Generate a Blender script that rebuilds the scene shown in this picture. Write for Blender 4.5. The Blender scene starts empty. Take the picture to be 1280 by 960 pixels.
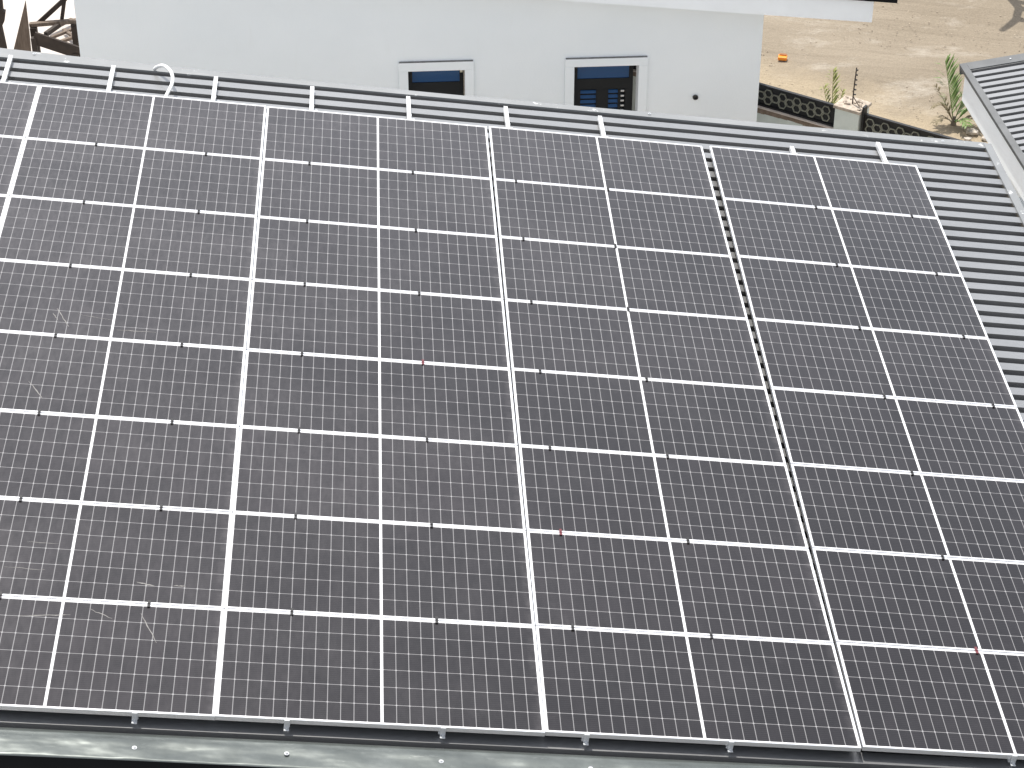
import bpy, bmesh, math, random
from mathutils import Matrix, Vector

scene = bpy.context.scene
col = scene.collection
rnd = random.Random(7)
rad = math.radians

# ------------------------------------------------------------------ camera
F, PX, PY = 2717.44, 730.82, 495.71            # focal length and principal point for a 1280x960 picture
RW = Matrix(((0.99643288, -0.08229230, 0.01869483),
             (-0.03101769, -0.56316900, -0.82575939),
             (0.07848199, 0.82223394, -0.56371263)))
CAM = Vector((2.342475, -10.280205, 13.0))
cd = bpy.data.cameras.new('camera')
cam = bpy.data.objects.new('camera', cd)
col.objects.link(cam)
cd.sensor_width = 36.0
cd.lens = F / 1280 * 36.0
cd.shift_x = -(PX - 640) / 1280
cd.shift_y = (PY - 480) / 1280
cd.clip_start = 0.1
cd.clip_end = 3000
right, down, fwd = Vector(RW[0]), Vector(RW[1]), Vector(RW[2])
cam.matrix_world = Matrix(((right.x, -down.x, -fwd.x, CAM.x),
                           (right.y, -down.y, -fwd.y, CAM.y),
                           (right.z, -down.z, -fwd.z, CAM.z), (0, 0, 0, 1)))
scene.camera = cam

# ------------------------------------------------------------------ light
SUN_EL, SUN_AZ = rad(68), rad(-22)               # azimuth from +Y towards +X
world = bpy.data.worlds.new('World')
scene.world = world
world.use_nodes = True
wn = world.node_tree
wn.nodes.clear()
sky = wn.nodes.new('ShaderNodeTexSky')
sky.sky_type = 'NISHITA'
sky.sun_disc = False
sky.sun_elevation = SUN_EL
sky.sun_rotation = SUN_AZ
sky.altitude = 100
sky.air_density = 1.0
sky.dust_density = 1.0
sky.ozone_density = 1.0
bg = wn.nodes.new('ShaderNodeBackground')
bg.inputs[1].default_value = 0.15
wo = wn.nodes.new('ShaderNodeOutputWorld')
hs = wn.nodes.new('ShaderNodeHueSaturation')   # a milky, hazy sky
hs.inputs['Saturation'].default_value = .30
wn.links.new(sky.outputs[0], hs.inputs['Color'])
wn.links.new(hs.outputs[0], bg.inputs[0])
wn.links.new(bg.outputs[0], wo.inputs[0])
sd = bpy.data.lights.new('sun', 'SUN')
sd.energy = 2.9
sd.angle = rad(0.5)
sd.color = (1.0, 0.96, 0.89)
sun = bpy.data.objects.new('sun', sd)
col.objects.link(sun)
sdir = Vector((math.sin(SUN_AZ) * math.cos(SUN_EL), math.cos(SUN_AZ) * math.cos(SUN_EL), math.sin(SUN_EL)))
sun.rotation_euler = sdir.to_track_quat('Z', 'Y').to_euler()
sun.location = (0, 20, 40)
scene.view_settings.view_transform = 'Standard'
scene.view_settings.look = 'None'
scene.view_settings.exposure = 0.82
scene.view_settings.gamma = 1.0
scene.view_settings.use_curve_mapping = False

# ------------------------------------------------------------------ materials
class N:
    """small node-graph builder"""
    def __init__(s, name):
        s.m = bpy.data.materials.new(name)
        s.m.use_nodes = True
        s.t = s.m.node_tree
        s.t.nodes.clear()
        s.out = s.t.nodes.new('ShaderNodeOutputMaterial')
        s.b = s.t.nodes.new('ShaderNodeBsdfPrincipled')
        s.t.links.new(s.b.outputs[0], s.out.inputs[0])
        s._obj = None
    def put(s, sock, v):
        if isinstance(v, bpy.types.NodeSocket):
            s.t.links.new(v, sock)
        else:
            if isinstance(v, tuple) and len(v) == 3 and len(sock.default_value) == 4:
                v = v + (1,)
            sock.default_value = v
    def set(s, **k):
        for n, v in k.items():
            s.put(s.b.inputs[n.replace('_', ' ')], v)
        return s
    def obj(s):
        if s._obj is None:
            s._obj = s.t.nodes.new('ShaderNodeTexCoord').outputs['Object']
        return s._obj
    def world(s):
        return s.t.nodes.new('ShaderNodeNewGeometry').outputs['Position']
    def noise(s, scale, detail=4, rough=.55, vec=None, stretch=None, color=False):
        v = vec if vec is not None else s.obj()
        if stretch:
            mp = s.t.nodes.new('ShaderNodeMapping')
            s.put(mp.inputs['Vector'], v)
            mp.inputs['Scale'].default_value = stretch
            v = mp.outputs[0]
        n = s.t.nodes.new('ShaderNodeTexNoise')
        s.put(n.inputs['Vector'], v)
        n.inputs['Scale'].default_value = scale
        n.inputs['Detail'].default_value = detail
        n.inputs['Roughness'].default_value = rough
        return n.outputs[1 if color else 0]
    def ramp(s, fac, *stops):
        r = s.t.nodes.new('ShaderNodeValToRGB')
        s.put(r.inputs[0], fac)
        e = r.color_ramp.elements
        while len(e) < len(stops):
            e.new(.5)
        for el, (p, c) in zip(e, stops):
            el.position = p
            el.color = (c, c, c, 1) if not isinstance(c, tuple) else c + (1,)
        return r.outputs[0]
    def mix(s, fac, a, b, mode='MIX'):
        m = s.t.nodes.new('ShaderNodeMix')
        m.data_type = 'RGBA'
        m.blend_type = mode
        s.put(m.inputs[0], fac)
        s.put(m.inputs[6], a)
        s.put(m.inputs[7], b)
        return m.outputs[2]
    def math(s, op, a, b=0.0, c=0.0):
        m = s.t.nodes.new('ShaderNodeMath')
        m.operation = op
        for i, v in enumerate((a, b, c)):
            s.put(m.inputs[i], v)
        return m.outputs[0]
    def xyz(s, v=None):
        n = s.t.nodes.new('ShaderNodeSeparateXYZ')
        s.put(n.inputs[0], v if v is not None else s.obj())
        return n.outputs
    def bump(s, h, strength=.3, dist=.01):
        b = s.t.nodes.new('ShaderNodeBump')
        b.inputs['Strength'].default_value = strength
        b.inputs['Distance'].default_value = dist
        s.put(b.inputs['Height'], h)
        s.t.links.new(b.outputs[0], s.b.inputs['Normal'])
        return s
    def rand(s):
        return s.t.nodes.new('ShaderNodeObjectInfo').outputs['Random']

def simple(name, c, rough=.6, metal=0.0, var=.15, scale=6, bump=0, spec=.5):
    n = N(name)
    f = n.noise(scale, 5)
    k = n.ramp(f, (.3, 1 - var), (.7, 1 + var))
    n.set(Base_Color=n.mix(1.0, c, k, 'MULTIPLY'), Roughness=rough, Metallic=metal, Specular_IOR_Level=spec)
    if bump:
        n.bump(n.noise(scale * 6, 4), bump)
    return n.m

PL, PW = 2.095, 1.0495                          # one solar panel
M = {}
M['frame'] = simple('anodised_frame', (.90, .90, .91), .36, .8, .02, 3)
M['rail'] = simple('bare_aluminium', (.80, .80, .80), .36, .35, .06, 8)
M['clamp_black'] = simple('black_clamp', (.016, .015, .016), .5, 0, .1, 8)
M['clamp_red'] = simple('red_clamp', (.13, .022, .03), .5, 0, .1, 8)
M['clamp_alu'] = simple('clamp_aluminium', (.55, .56, .57), .4, .4, .08, 20)

# panel face: 2 x (12 x 6) half cells with thin silver gaps under glass
n = N('solar_cells')
x, y, z = n.xyz()
HB = .018                                      # white border hidden half under the frame lip
DIV = .0085
cpx = (PL / 2 - HB - DIV) / 12
cpy = (PW - 2 * HB) / 6
ax = n.math('ABSOLUTE', x)
tx = n.math('DIVIDE', n.math('SUBTRACT', ax, DIV), cpx)
ty = n.math('DIVIDE', n.math('ADD', y, PW / 2 - HB), cpy)
def dist_to_line(t, pitch):
    fr = n.math('FRACT', t)
    return n.math('MULTIPLY', n.math('MINIMUM', fr, n.math('SUBTRACT', 1.0, fr)), pitch)
dx, dy = dist_to_line(tx, cpx), dist_to_line(ty, cpy)
line = n.math('MAXIMUM', n.math('LESS_THAN', dx, .0026), n.math('LESS_THAN', dy, .0026))
dia = n.math('LESS_THAN', n.math('ADD', dx, dy), .0085)
white = n.math('MAXIMUM', n.math('LESS_THAN', ax, DIV), n.math('GREATER_THAN', ax, PL / 2 - HB))
white = n.math('MAXIMUM', white, n.math('GREATER_THAN', n.math('ABSOLUTE', y), PW / 2 - HB))
# each cell a slightly different tone
cellid = n.t.nodes.new('ShaderNodeCombineXYZ')
n.put(cellid.inputs[0], n.math('ADD', n.math('FLOOR', tx), n.math('MULTIPLY', n.math('GREATER_THAN', x, 0.0), 17.0)))
n.put(cellid.inputs[1], n.math('FLOOR', ty))
n.put(cellid.inputs[2], n.math('MULTIPLY', n.rand(), 40.0))
wnz = n.t.nodes.new('ShaderNodeTexWhiteNoise')
n.put(wnz.inputs[0], cellid.outputs[0])
tone = n.math('MULTIPLY', n.math('MULTIPLY_ADD', wnz.outputs[0], .9, .6), n.math('MULTIPLY_ADD', n.rand(), .8, .7))
cellc = n.mix(1.0, (.005, .004, .0045), tone, 'MULTIPLY')
# fine silver fingers and busbars run along x in every cell
bus = n.math('FRACT', n.math('MULTIPLY', ty, 9.0))
bus = n.math('LESS_THAN', bus, .09)
cellc = n.mix(n.math('MULTIPLY', bus, .06), cellc, (.30, .29, .29))
base = n.mix(line, cellc, (.20, .195, .195))
base = n.mix(dia, base, (.30, .295, .295))
base = n.mix(white, base, (.80, .80, .80))
# dust film with sky sheen painted in: cloudy, in streaks down the roof, thicker at the lower frame
wp = n.world()
d1 = n.ramp(n.noise(1.1, 7, .66, wp), (.36, .12), (.68, 1.0))
d2 = n.ramp(n.noise(26, 5, .6, wp, (1.0, .35, 1.0)), (.35, .55), (.75, 1.0))
d3 = n.ramp(n.noise(210, 3, .6, wp), (.62, 0.0), (.76, .14))
wx, wy, wz_ = n.xyz(wp)
# painted sky sheen: the film gets paler towards the left and upper panels
sheen_grad = n.math('ADD', n.math('MULTIPLY_ADD', wx, -.085, .50), n.math('MULTIPLY', wy, .030))
sheen_grad = n.ramp(n.math('ADD', sheen_grad, n.math('MULTIPLY', n.math('SUBTRACT', n.noise(.45, 4, .6, wp), .5), .7)), (.05, .12), (.85, 1.0))
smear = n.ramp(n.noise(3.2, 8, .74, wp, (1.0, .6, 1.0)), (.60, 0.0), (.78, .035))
dust_sheen = n.math('ADD', n.math('ADD', n.math('MULTIPLY', n.math('MULTIPLY_ADD', d1, .45, .55), n.math('MULTIPLY', n.math('MULTIPLY', sheen_grad, d2), .17)), smear), n.math('MULTIPLY', d3, d1))
# dirt washed down against the low end of every frame
low = n.ramp(n.math('SUBTRACT', PL / 2, x), (.0, 1.0), (.075, 0.0))
low = n.math('MULTIPLY', low, n.ramp(n.noise(9, 5, .65, wp), (.38, 0.0), (.72, .16)))
dust_sheen = n.math('ADD', dust_sheen, low)
base = n.mix(dust_sheen, base, (.40, .375, .375))
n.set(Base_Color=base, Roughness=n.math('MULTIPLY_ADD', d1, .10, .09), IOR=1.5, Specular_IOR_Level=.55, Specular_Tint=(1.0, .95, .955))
n.bump(n.noise(4.0, 2, .5, wp), .05, .004)
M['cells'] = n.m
M['glass_glint'] = simple('reflection_streak', (.20, .19, .18), .7, 0, .3, 40)  # pale colour for reflections painted on the glass

# charcoal ribbed roof sheet
n = N('ribbed_roof_paint')
wp = n.world()
g = n.noise(2.2, 6, .6, wp, (.35, 1, 1))
g2 = n.ramp(n.noise(60, 4, .7, wp, (.25, 1, 1)), (.35, .86), (.7, 1.12))
c = n.ramp(g, (.25, (.108, .109, .11)), (.75, (.155, .156, .157)))
c = n.mix(1.0, c, g2, 'MULTIPLY')
n.set(Base_Color=c, Roughness=.36, IOR=2.7)
M['roof'] = n.m
# folded flashing, same paint, with white splashes of mortar and paint
n = N('flashing_paint')
wp = n.world()
c = n.ramp(n.noise(1.6, 6, .6, wp), (.25, (.15, .155, .156)), (.75, (.21, .215, .216)))
spl = n.ramp(n.noise(5.5, 7, .72, wp), (.62, 0.0), (.66, .85))
c = n.mix(spl, c, (.62, .62, .61))
n.set(Base_Color=c, Roughness=.46, IOR=1.9)
n.bump(n.noise(9, 4, .5, wp), .25, .01)
M['flashing'] = n.m
n = N('galvanised_flashing')
wp = n.world()
c = n.ramp(n.noise(2.6, 7, .65, wp), (.25, (.075, .085, .081)), (.55, (.125, .138, .132)), (.8, (.185, .20, .192)))
st = n.ramp(n.noise(14, 7, .75, wp, (.5, 2.0, 1)), (.60, 0.0), (.72, .5))
c = n.mix(st, c, (.30, .31, .295))
n.set(Base_Color=c, Roughness=.38, Metallic=.45, Specular_IOR_Level=.5)
n.bump(n.noise(3.2, 3, .5, wp, (.6, 1.3, 1)), .34, .05)
M['galv'] = n.m
M['flashing_dull'] = simple('dull_flashing_paint', (.115, .118, .12), .6, 0, .2, 3, .1)
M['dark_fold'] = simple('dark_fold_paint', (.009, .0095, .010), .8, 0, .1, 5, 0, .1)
M['white_wall'] = None
n = N('white_render')
wp = n.world()
c = n.ramp(n.noise(.8, 5, .6, wp), (.3, (.775, .805, .82)), (.7, (.825, .85, .86)))
dr = n.ramp(n.noise(3.0, 6, .7, wp, (2.2, 1, .35)), (.62, 0.0), (.85, .22))
c = n.mix(dr, c, (.66, .66, .64))
n.set(Base_Color=c, Roughness=.85, Specular_IOR_Level=.2)
n.bump(n.noise(45, 5, .6, wp), .12, .01)
M['white_wall'] = n.m
M['white_fascia'] = simple('white_fascia_paint', (.87, .885, .89), .55, 0, .04, 2)
M['trim_top'] = simple('dirty_ledge', (.17, .17, .17), .9, 0, .25, 20)
M['alu_dark'] = simple('dark_window_aluminium', (.013, .014, .015), .6, 0, .1, 6, 0, .2)
n = N('window_glass')
n.set(Base_Color=(.012, .06, .16), Roughness=.04, IOR=1.45, Specular_IOR_Level=.35)
n.bump(n.noise(3, 2), .03, .01)
M['pane'] = n.m
M['latch'] = simple('beige_latch', (.62, .58, .45), .5, 0, .05)
M['void'] = simple('dark_hole', (.02, .02, .02), .9)

# sandy ground: tyre-combed pale sand, paler cement-dusted yard on the left
n = N('sand')
wp = n.world()
px_, py_, pz_ = n.xyz(wp)
rot_ = n.t.nodes.new('ShaderNodeMapping')
n.put(rot_.inputs[0], wp)
rot_.inputs['Rotation'].default_value = (0, 0, .28)
wr = rot_.outputs[0]
c = n.ramp(n.noise(.5, 6, .65, wr, (.5, 1.3, 1)), (.3, (.255, .212, .158)), (.7, (.315, .266, .204)))
rut = n.noise(1.6, 7, .68, wr, (.22, 3.2, 1))
c = n.mix(n.ramp(rut, (.47, 0.0), (.72, .6)), c, (.20, .165, .122))
pale = n.ramp(n.noise(1.1, 7, .7, wp, (.7, 1.3, 1)), (.54, 0.0), (.68, .75))
c = n.mix(pale, c, (.42, .375, .315))
grit = n.ramp(n.noise(38, 5, .8, wp), (.35, .80), (.72, 1.14))
c = n.mix(1.0, c, grit, 'MULTIPLY')
spk = n.ramp(n.noise(17, 3, .8, wp), (.70, 0.0), (.76, .65))
c = n.mix(spk, c, (.16, .135, .10))
fx = n.math('MULTIPLY', n.math('SUBTRACT', px_, 6.92), .6)
fdist = n.math('ADD', n.math('MULTIPLY_ADD', n.math('SUBTRACT', py_, 15.04), .8, fx), n.math('MULTIPLY', n.math('SUBTRACT', n.noise(1.4, 5, .65, wp), .5), 1.6))
loose = n.ramp(n.math('MULTIPLY', fdist, .2), (.50, .75), (.68, 0.0))
loose = n.math('MULTIPLY', loose, n.math('GREATER_THAN', px_, 5.0))
c = n.mix(loose, c, n.mix(1.0, (.40, .325, .225), grit, 'MULTIPLY'))
yard = n.ramp(n.math('ADD', px_, n.math('MULTIPLY', n.noise(.8, 4, .6, wp), 1.2)), (0.0, 1.0), (1.0, 0.0))
yard = n.math('MULTIPLY', yard, n.math('GREATER_THAN', py_, 14.0))
c = n.mix(n.math('MULTIPLY', yard, .9), c, (.62, .565, .52))
n.set(Base_Color=c, Roughness=.95, Specular_IOR_Level=.15)
n.bump(n.math('ADD', n.noise(14, 6, .7, wp), n.math('MULTIPLY', rut, 1.5)), .5, .06)
M['sand'] = n.m
n = N('grey_concrete')
wp = n.world()
c = n.ramp(n.noise(4, 7, .7, wp), (.25, (.60, .64, .60)), (.75, (.74, .78, .73)))
stn = n.ramp(n.noise(9, 6, .7, wp), (.62, 0.0), (.75, .35))
c = n.mix(stn, c, (.72, .73, .70))
n.set(Base_Color=c, Roughness=.9, Specular_IOR_Level=.2)
n.bump(n.noise(40, 5, .7, wp), .3, .01)
M['concrete'] = n.m
M['mortar'] = simple('brown_mortar', (.22, .165, .125), .95, 0, .35, 14, .4)
M['sill_pink'] = simple('pinkish_cement_edge', (.60, .52, .46), .9, 0, .15, 12)
M['black_steel'] = simple('black_screen', (.010, .010, .011), .55, 0, .15, 9)
M['hex'] = simple('olive_grey_lattice', (.23, .23, .185), .7, 0, .2, 22)
M['rubble'] = simple('rubble_stone', (.43, .365, .30), .95, 0, .3, 18, .3)
M['pebble'] = simple('sandy_pebble', (.34, .28, .215), .95, 0, .3, 18)
M['rust'] = simple('dark_rusty_rod', (.07, .05, .04), .8, 0, .2, 20)
M['insul'] = simple('dark_insulator', (.03, .028, .027), .4, 0, .1)
M['conduit'] = simple('white_plastic_conduit', (.82, .82, .80), .4, 0, .03)
n = N('weathered_timber')
c = n.ramp(n.noise(7, 6, .6, None, (6, 6, .8)), (.3, (.105, .080, .062)), (.7, (.22, .175, .14)))
n.set(Base_Color=c, Roughness=.85, Specular_IOR_Level=.2)
M['timber'] = n.m
M['timber_dark'] = simple('dark_stained_timber', (.032, .022, .016), .8, 0, .3, 9)
M['orange'] = simple('orange_plastic', (.85, .27, .02), .5, 0, .1, 12)
M['brown_top'] = simple('brown_lid', (.30, .10, .015), .6, 0, .2, 20)
n = N('palm_leaf')
c = n.mix(n.rand(), (.11, .19, .045), (.17, .27, .07))
c = n.mix(n.ramp(n.noise(9, 3), (.4, 0.0), (.8, .5)), c, (.20, .22, .07))
n.set(Base_Color=c, Roughness=.5, Specular_IOR_Level=.4)
M['palm'] = n.m
M['palm_young'] = simple('yellow_green_leaf', (.25, .27, .075), .5, 0, .25, 14)
M['palm_dry'] = simple('dry_palm_leaf', (.20, .165, .10), .8, 0, .3, 12)
M['bark'] = simple('grey_bark', (.16, .13, .10), .9, 0, .3, 14, .4)

# ------------------------------------------------------------------ helpers
def link_mesh(name, bm, mat, parent=None, smooth=False, bevel=0):
    me = bpy.data.meshes.new(name)
    bmesh.ops.recalc_face_normals(bm, faces=bm.faces)
    bm.to_mesh(me)
    bm.free()
    for m in (mat if isinstance(mat, (list, tuple)) else [mat]):
        me.materials.append(m)
    if smooth:
        for p in me.polygons:
            p.use_smooth = True
    o = bpy.data.objects.new(name, me)
    col.objects.link(o)
    if parent is not None:
        o.parent = parent
    if bevel:
        b = o.modifiers.new('bevel', 'BEVEL')
        b.width = bevel
        b.segments = 2
        b.limit_method = 'ANGLE'
    return o

def empty(name, loc=(0, 0, 0), rot=None):
    o = bpy.data.objects.new(name, None)
    o.empty_display_size = .2
    col.objects.link(o)
    if rot is not None:
        m = rot.to_4x4()
        m.translation = Vector(loc)
        o.matrix_world = m
    else:
        o.location = loc
    return o

def tag(o, label=None, cat=None, group=None, kind=None):
    if label: o['label'] = label
    if cat: o['category'] = cat
    if group: o['group'] = group
    if kind: o['kind'] = kind
    return o

def box(bm, a, b, T=None):
    """box from corner a to corner b, optionally through a function T(x,y,z)"""
    vs = []
    for z in (a[2], b[2]):
        for (xx, yy) in ((a[0], a[1]), (b[0], a[1]), (b[0], b[1]), (a[0], b[1])):
            p = (xx, yy, z)
            vs.append(bm.verts.new(T(*p) if T else p))
    for f in ((0, 3, 2, 1), (4, 5, 6, 7), (0, 1, 5, 4), (1, 2, 6, 5), (2, 3, 7, 6), (3, 0, 4, 7)):
        bm.faces.new([vs[i] for i in f])
    return vs

def prism(bm, prof, x0, x1, T):
    """closed profile (list of (p,q)) swept between x0 and x1; T(x,p,q) -> point"""
    a = [bm.verts.new(T(x0, *q)) for q in prof]
    b = [bm.verts.new(T(x1, *q)) for q in prof]
    k = len(prof)
    for i in range(k):
        bm.faces.new((a[i], a[(i + 1) % k], b[(i + 1) % k], b[i]))
    bm.faces.new(a)
    bm.faces.new(list(reversed(b)))

def beam(bm, p, q, w, h=None, up=Vector((0, 0, 1))):
    p, q = Vector(p), Vector(q)
    d = (q - p).normalized()
    if abs(d.dot(up)) > .98:
        up = Vector((0, 1, 0))
    s = d.cross(up).normalized()
    t = s.cross(d).normalized()
    h = h or w
    vs = []
    for c in (p, q):
        for (i, j) in ((-1, -1), (1, -1), (1, 1), (-1, 1)):
            vs.append(bm.verts.new(c + s * (i * w / 2) + t * (j * h / 2)))
    for f in ((0, 3, 2, 1), (4, 5, 6, 7), (0, 1, 5, 4), (1, 2, 6, 5), (2, 3, 7, 6), (3, 0, 4, 7)):
        bm.faces.new([vs[i] for i in f])

def tube(bm, pts, r, seg=10, r_end=None):
    pts = [Vector(p) for p in pts]
    rings = []
    nrm = None
    for i, p in enumerate(pts):
        d = (pts[min(i + 1, len(pts) - 1)] - pts[max(i - 1, 0)]).normalized()
        if nrm is None:
            nrm = d.orthogonal().normalized()
        nrm = (nrm - d * nrm.dot(d)).normalized()
        bi = d.cross(nrm)
        k = i / max(1, len(pts) - 1)
        rr = r if r_end is None else r + (r_end - r) * k
        rings.append([bm.verts.new(p + (nrm * math.cos(a) + bi * math.sin(a)) * rr)
                      for a in [2 * math.pi * j / seg for j in range(seg)]])
    for a, b in zip(rings, rings[1:]):
        for j in range(seg):
            bm.faces.new((a[j], a[(j + 1) % seg], b[(j + 1) % seg], b[j]))
    bm.faces.new(rings[0])
    bm.faces.new(list(reversed(rings[-1])))

def lump(bm, c, r, seed, sq=(1, 1, .7)):
    rr = random.Random(seed)
    k = bmesh.ops.create_icosphere(bm, subdivisions=1, radius=r)
    for v in k['verts']:
        f = 1 + rr.uniform(-.28, .28)
        v.co = Vector((v.co.x * sq[0] * f, v.co.y * sq[1] * f, v.co.z * sq[2] * f)) + Vector(c)

GROUND = -0.8

# ------------------------------------------------------------------ setting: ground
bm = bmesh.new()
xs = [-400, -60, -20] + [-12 + i * .5 for i in range(77)] + [40, 80, 400]
ys = [-300, -60, -20] + [8 + i * .5 for i in range(65)] + [60, 120, 900]
grid = []
for yy in ys:
    row = []
    for xx in xs:
        h = 0.0
        if 10 < yy < 60 and -15 < xx < 40:
            h = .025 * math.sin(xx * .9 + yy * 1.7) + .02 * math.sin(yy * 3.1 - xx * .4) + rnd.uniform(-.012, .012)
        row.append(bm.verts.new((xx, yy, GROUND + h)))
    grid.append(row)
for a, b in zip(grid, grid[1:]):
    for i in range(len(xs) - 1):
        bm.faces.new((a[i], a[i + 1], b[i + 1], b[i]))
tag(link_mesh('ground', bm, M['sand'], smooth=True), kind='structure')

# ------------------------------------------------------------------ the house that carries the array
RA = 0.12462233
CA, SA = math.cos(RA), math.sin(RA)
ROOF = Matrix(((CA, 0, SA), (0, 1, 0), (-SA, 0, CA)))     # columns: u (along ribs), v (up the picture), n
ORG = Vector((0, 0, 3.738637))
def W(u, v, n=0.0):
    return ORG + ROOF @ Vector((u, v, n))

PITCH, CREST, PAN = .1916, -.097, -.205
U0, U1 = -6.2, 8.38
V0, V1 = -.33, 9.26
house = empty('solar_house', (1.0, 4.5, GROUND))
tag(house, 'house with a dark ribbed metal roof that carries the solar panel array', 'house')
HI = house.matrix_world.copy()
HI.translation = Vector((1.0, 4.5, GROUND))
HINV = HI.inverted()
def H(u, v, n):
    return HINV @ W(u, v, n)

bm = bmesh.new()
prof = []                                                  # (v, n) wide crests, narrow deep troughs
v = -.2756 - .1916 + .034
prof.append((V0, CREST))
k = -1
while True:
    c = -.084 + PITCH * k
    if c - .034 > V1 - .02:
        break
    if c - .034 > V0:
        prof += [(c - .041, CREST), (c - .042, CREST - .003), (c - .060, PAN), (c + .078, PAN), (c + .043, CREST - .003), (c + .042, CREST)]
    k += 1
prof.append((V1, CREST))
us = [U0 + (U1 - U0) * i / 24 for i in range(25)]
rows = []
for u in us:
    rows.append([bm.verts.new(H(u, v, n_ + .0012 * math.sin(u * 5.1 + v * 9))) for v, n_ in prof])
for a, b in zip(rows, rows[1:]):
    for i in range(len(prof) - 1):
        bm.faces.new((a[i], b[i], b[i + 1], a[i + 1]))
link_mesh('roof_sheet', bm, M['roof'], house)

def strip(name, pts_in, pts_out, n, mat, drop, inner_lip, wob, seed, dropmat):
    """a folded flashing strip: flat top with dents, a downturned outer edge"""
    rr = random.Random(seed)
    bm = bmesh.new()
    cols_ = 9
    cs = []
    N_ = len(pts_in)
    for i in range(N_):
        a, b = pts_in[i], pts_out[i]
        line_ = [bm.verts.new(H(a[0], a[1], n - inner_lip))]
        for j in range(cols_ + 1):
            t = j / cols_
            u, v = a[0] + (b[0] - a[0]) * t, a[1] + (b[1] - a[1]) * t
            e = math.sin(math.pi * min(1, max(0, t)))
            h = wob * e * (math.sin(u * 3.3 + 1.7 * t) * .5 + math.sin(u * 9.1 - 5 * t) * .35 + math.sin(u * 23 + 7 * t + 2 * math.sin(u * 3.7)) * .22 * (1 + math.sin(u * 2.1)))
            if j == 3:
                h += wob * .5
            line_.append(bm.verts.new(H(u, v, n + h)))
        line_.append(bm.verts.new(H(b[0], b[1], n - drop)))
        cs.append(line_)
    for a, b in zip(cs, cs[1:]):
        for i in range(len(a) - 1):
            f = bm.faces.new((a[i], a[i + 1], b[i + 1], b[i]))
            if i == len(a) - 2:
                f.material_index = 1
    return link_mesh(name, bm, [mat, dropmat], house, smooth=wob > .004)

NS = 260
uu = [U0 + (U1 - U0) * i / NS for i in range(NS + 1)]
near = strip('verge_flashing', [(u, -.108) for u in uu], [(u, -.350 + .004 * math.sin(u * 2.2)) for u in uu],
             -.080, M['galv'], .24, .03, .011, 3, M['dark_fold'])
near['label'] = 'dented pale galvanised verge flashing along the near edge'
def far_out(u):
    return 9.235 + (.105 * ((2.2 - u) / 3.7) ** 1.6 if u < 2.2 else .006 * (u - 2.2))
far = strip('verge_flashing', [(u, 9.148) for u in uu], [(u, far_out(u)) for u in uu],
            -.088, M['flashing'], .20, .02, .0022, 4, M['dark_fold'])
far['label'] = 'grey verge flashing along the far edge spotted with white splashes'
# eave flashing down the right end
vs_ = [V0 + (9.25 - V0) * i / 60 for i in range(61)]
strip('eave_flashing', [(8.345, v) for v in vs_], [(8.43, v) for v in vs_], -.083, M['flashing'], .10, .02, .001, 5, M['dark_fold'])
# screws with washers on the near flashing
for (u, v) in ((.573, -.238), (1.506, -.225), (2.474, -.231), (-.42, -.235), (3.43, -.23), (4.39, -.235), (7.9, 9.205), (4.84, 9.21), (-1.2, 9.27)):
    bm = bmesh.new()
    c = W(u, v, -.0765 if v < 1 else -.0855)
    for (r, h0, h1) in ((.017, 0, .0035), (.008, .003, .011)):
        lo, hi = [], []
        for j in range(10):
            a = 2 * math.pi * j / 10
            off = ROOF @ Vector((r * math.cos(a), r * math.sin(a), 0))
            nv = ROOF @ Vector((0, 0, 1))
            lo.append(bm.verts.new(HINV @ (c + off + nv * h0)))
            hi.append(bm.verts.new(HINV @ (c + off * .93 + nv * h1)))
        for j in range(10):
            bm.faces.new((lo[j], lo[(j + 1) % 10], hi[(j + 1) % 10], hi[j]))
        bm.faces.new(hi)
    link_mesh('screw', bm, M['clamp_alu'], near if v < 1 else far)
# walls below
bm = bmesh.new()
def wallT(x, y, z):
    return HINV @ Vector((x, y, z))
x0, x1 = -5.9, 8.0
for (ya, yb) in ((-.10, .10), (8.9, 9.1)):
    t0, t1 = W(x0, 0, -.23).z, W(x1, 0, -.23).z
    vs = [bm.verts.new(wallT(*p)) for p in ((x0, ya, GROUND), (x1, ya, GROUND), (x1, yb, GROUND), (x0, yb, GROUND),
                                          (x0, ya, t0), (x1, ya, t1), (x1, yb, t1), (x0, yb, t0))]
    for f in ((0, 3, 2, 1), (4, 5, 6, 7), (0, 1, 5, 4), (1, 2, 6, 5), (2, 3, 7, 6), (3, 0, 4, 7)):
        bm.faces.new([vs[i] for i in f])
box(bm, (x1 - .2, .1, GROUND), (x1 - .002, 8.9, W(x1, 0, -.23).z), wallT)
box(bm, (x0 + .002, .1, GROUND), (x0 + .2, 8.9, W(x1, 0, -.23).z), wallT)
link_mesh('wall', bm, M['white_wall'], house)

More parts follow.
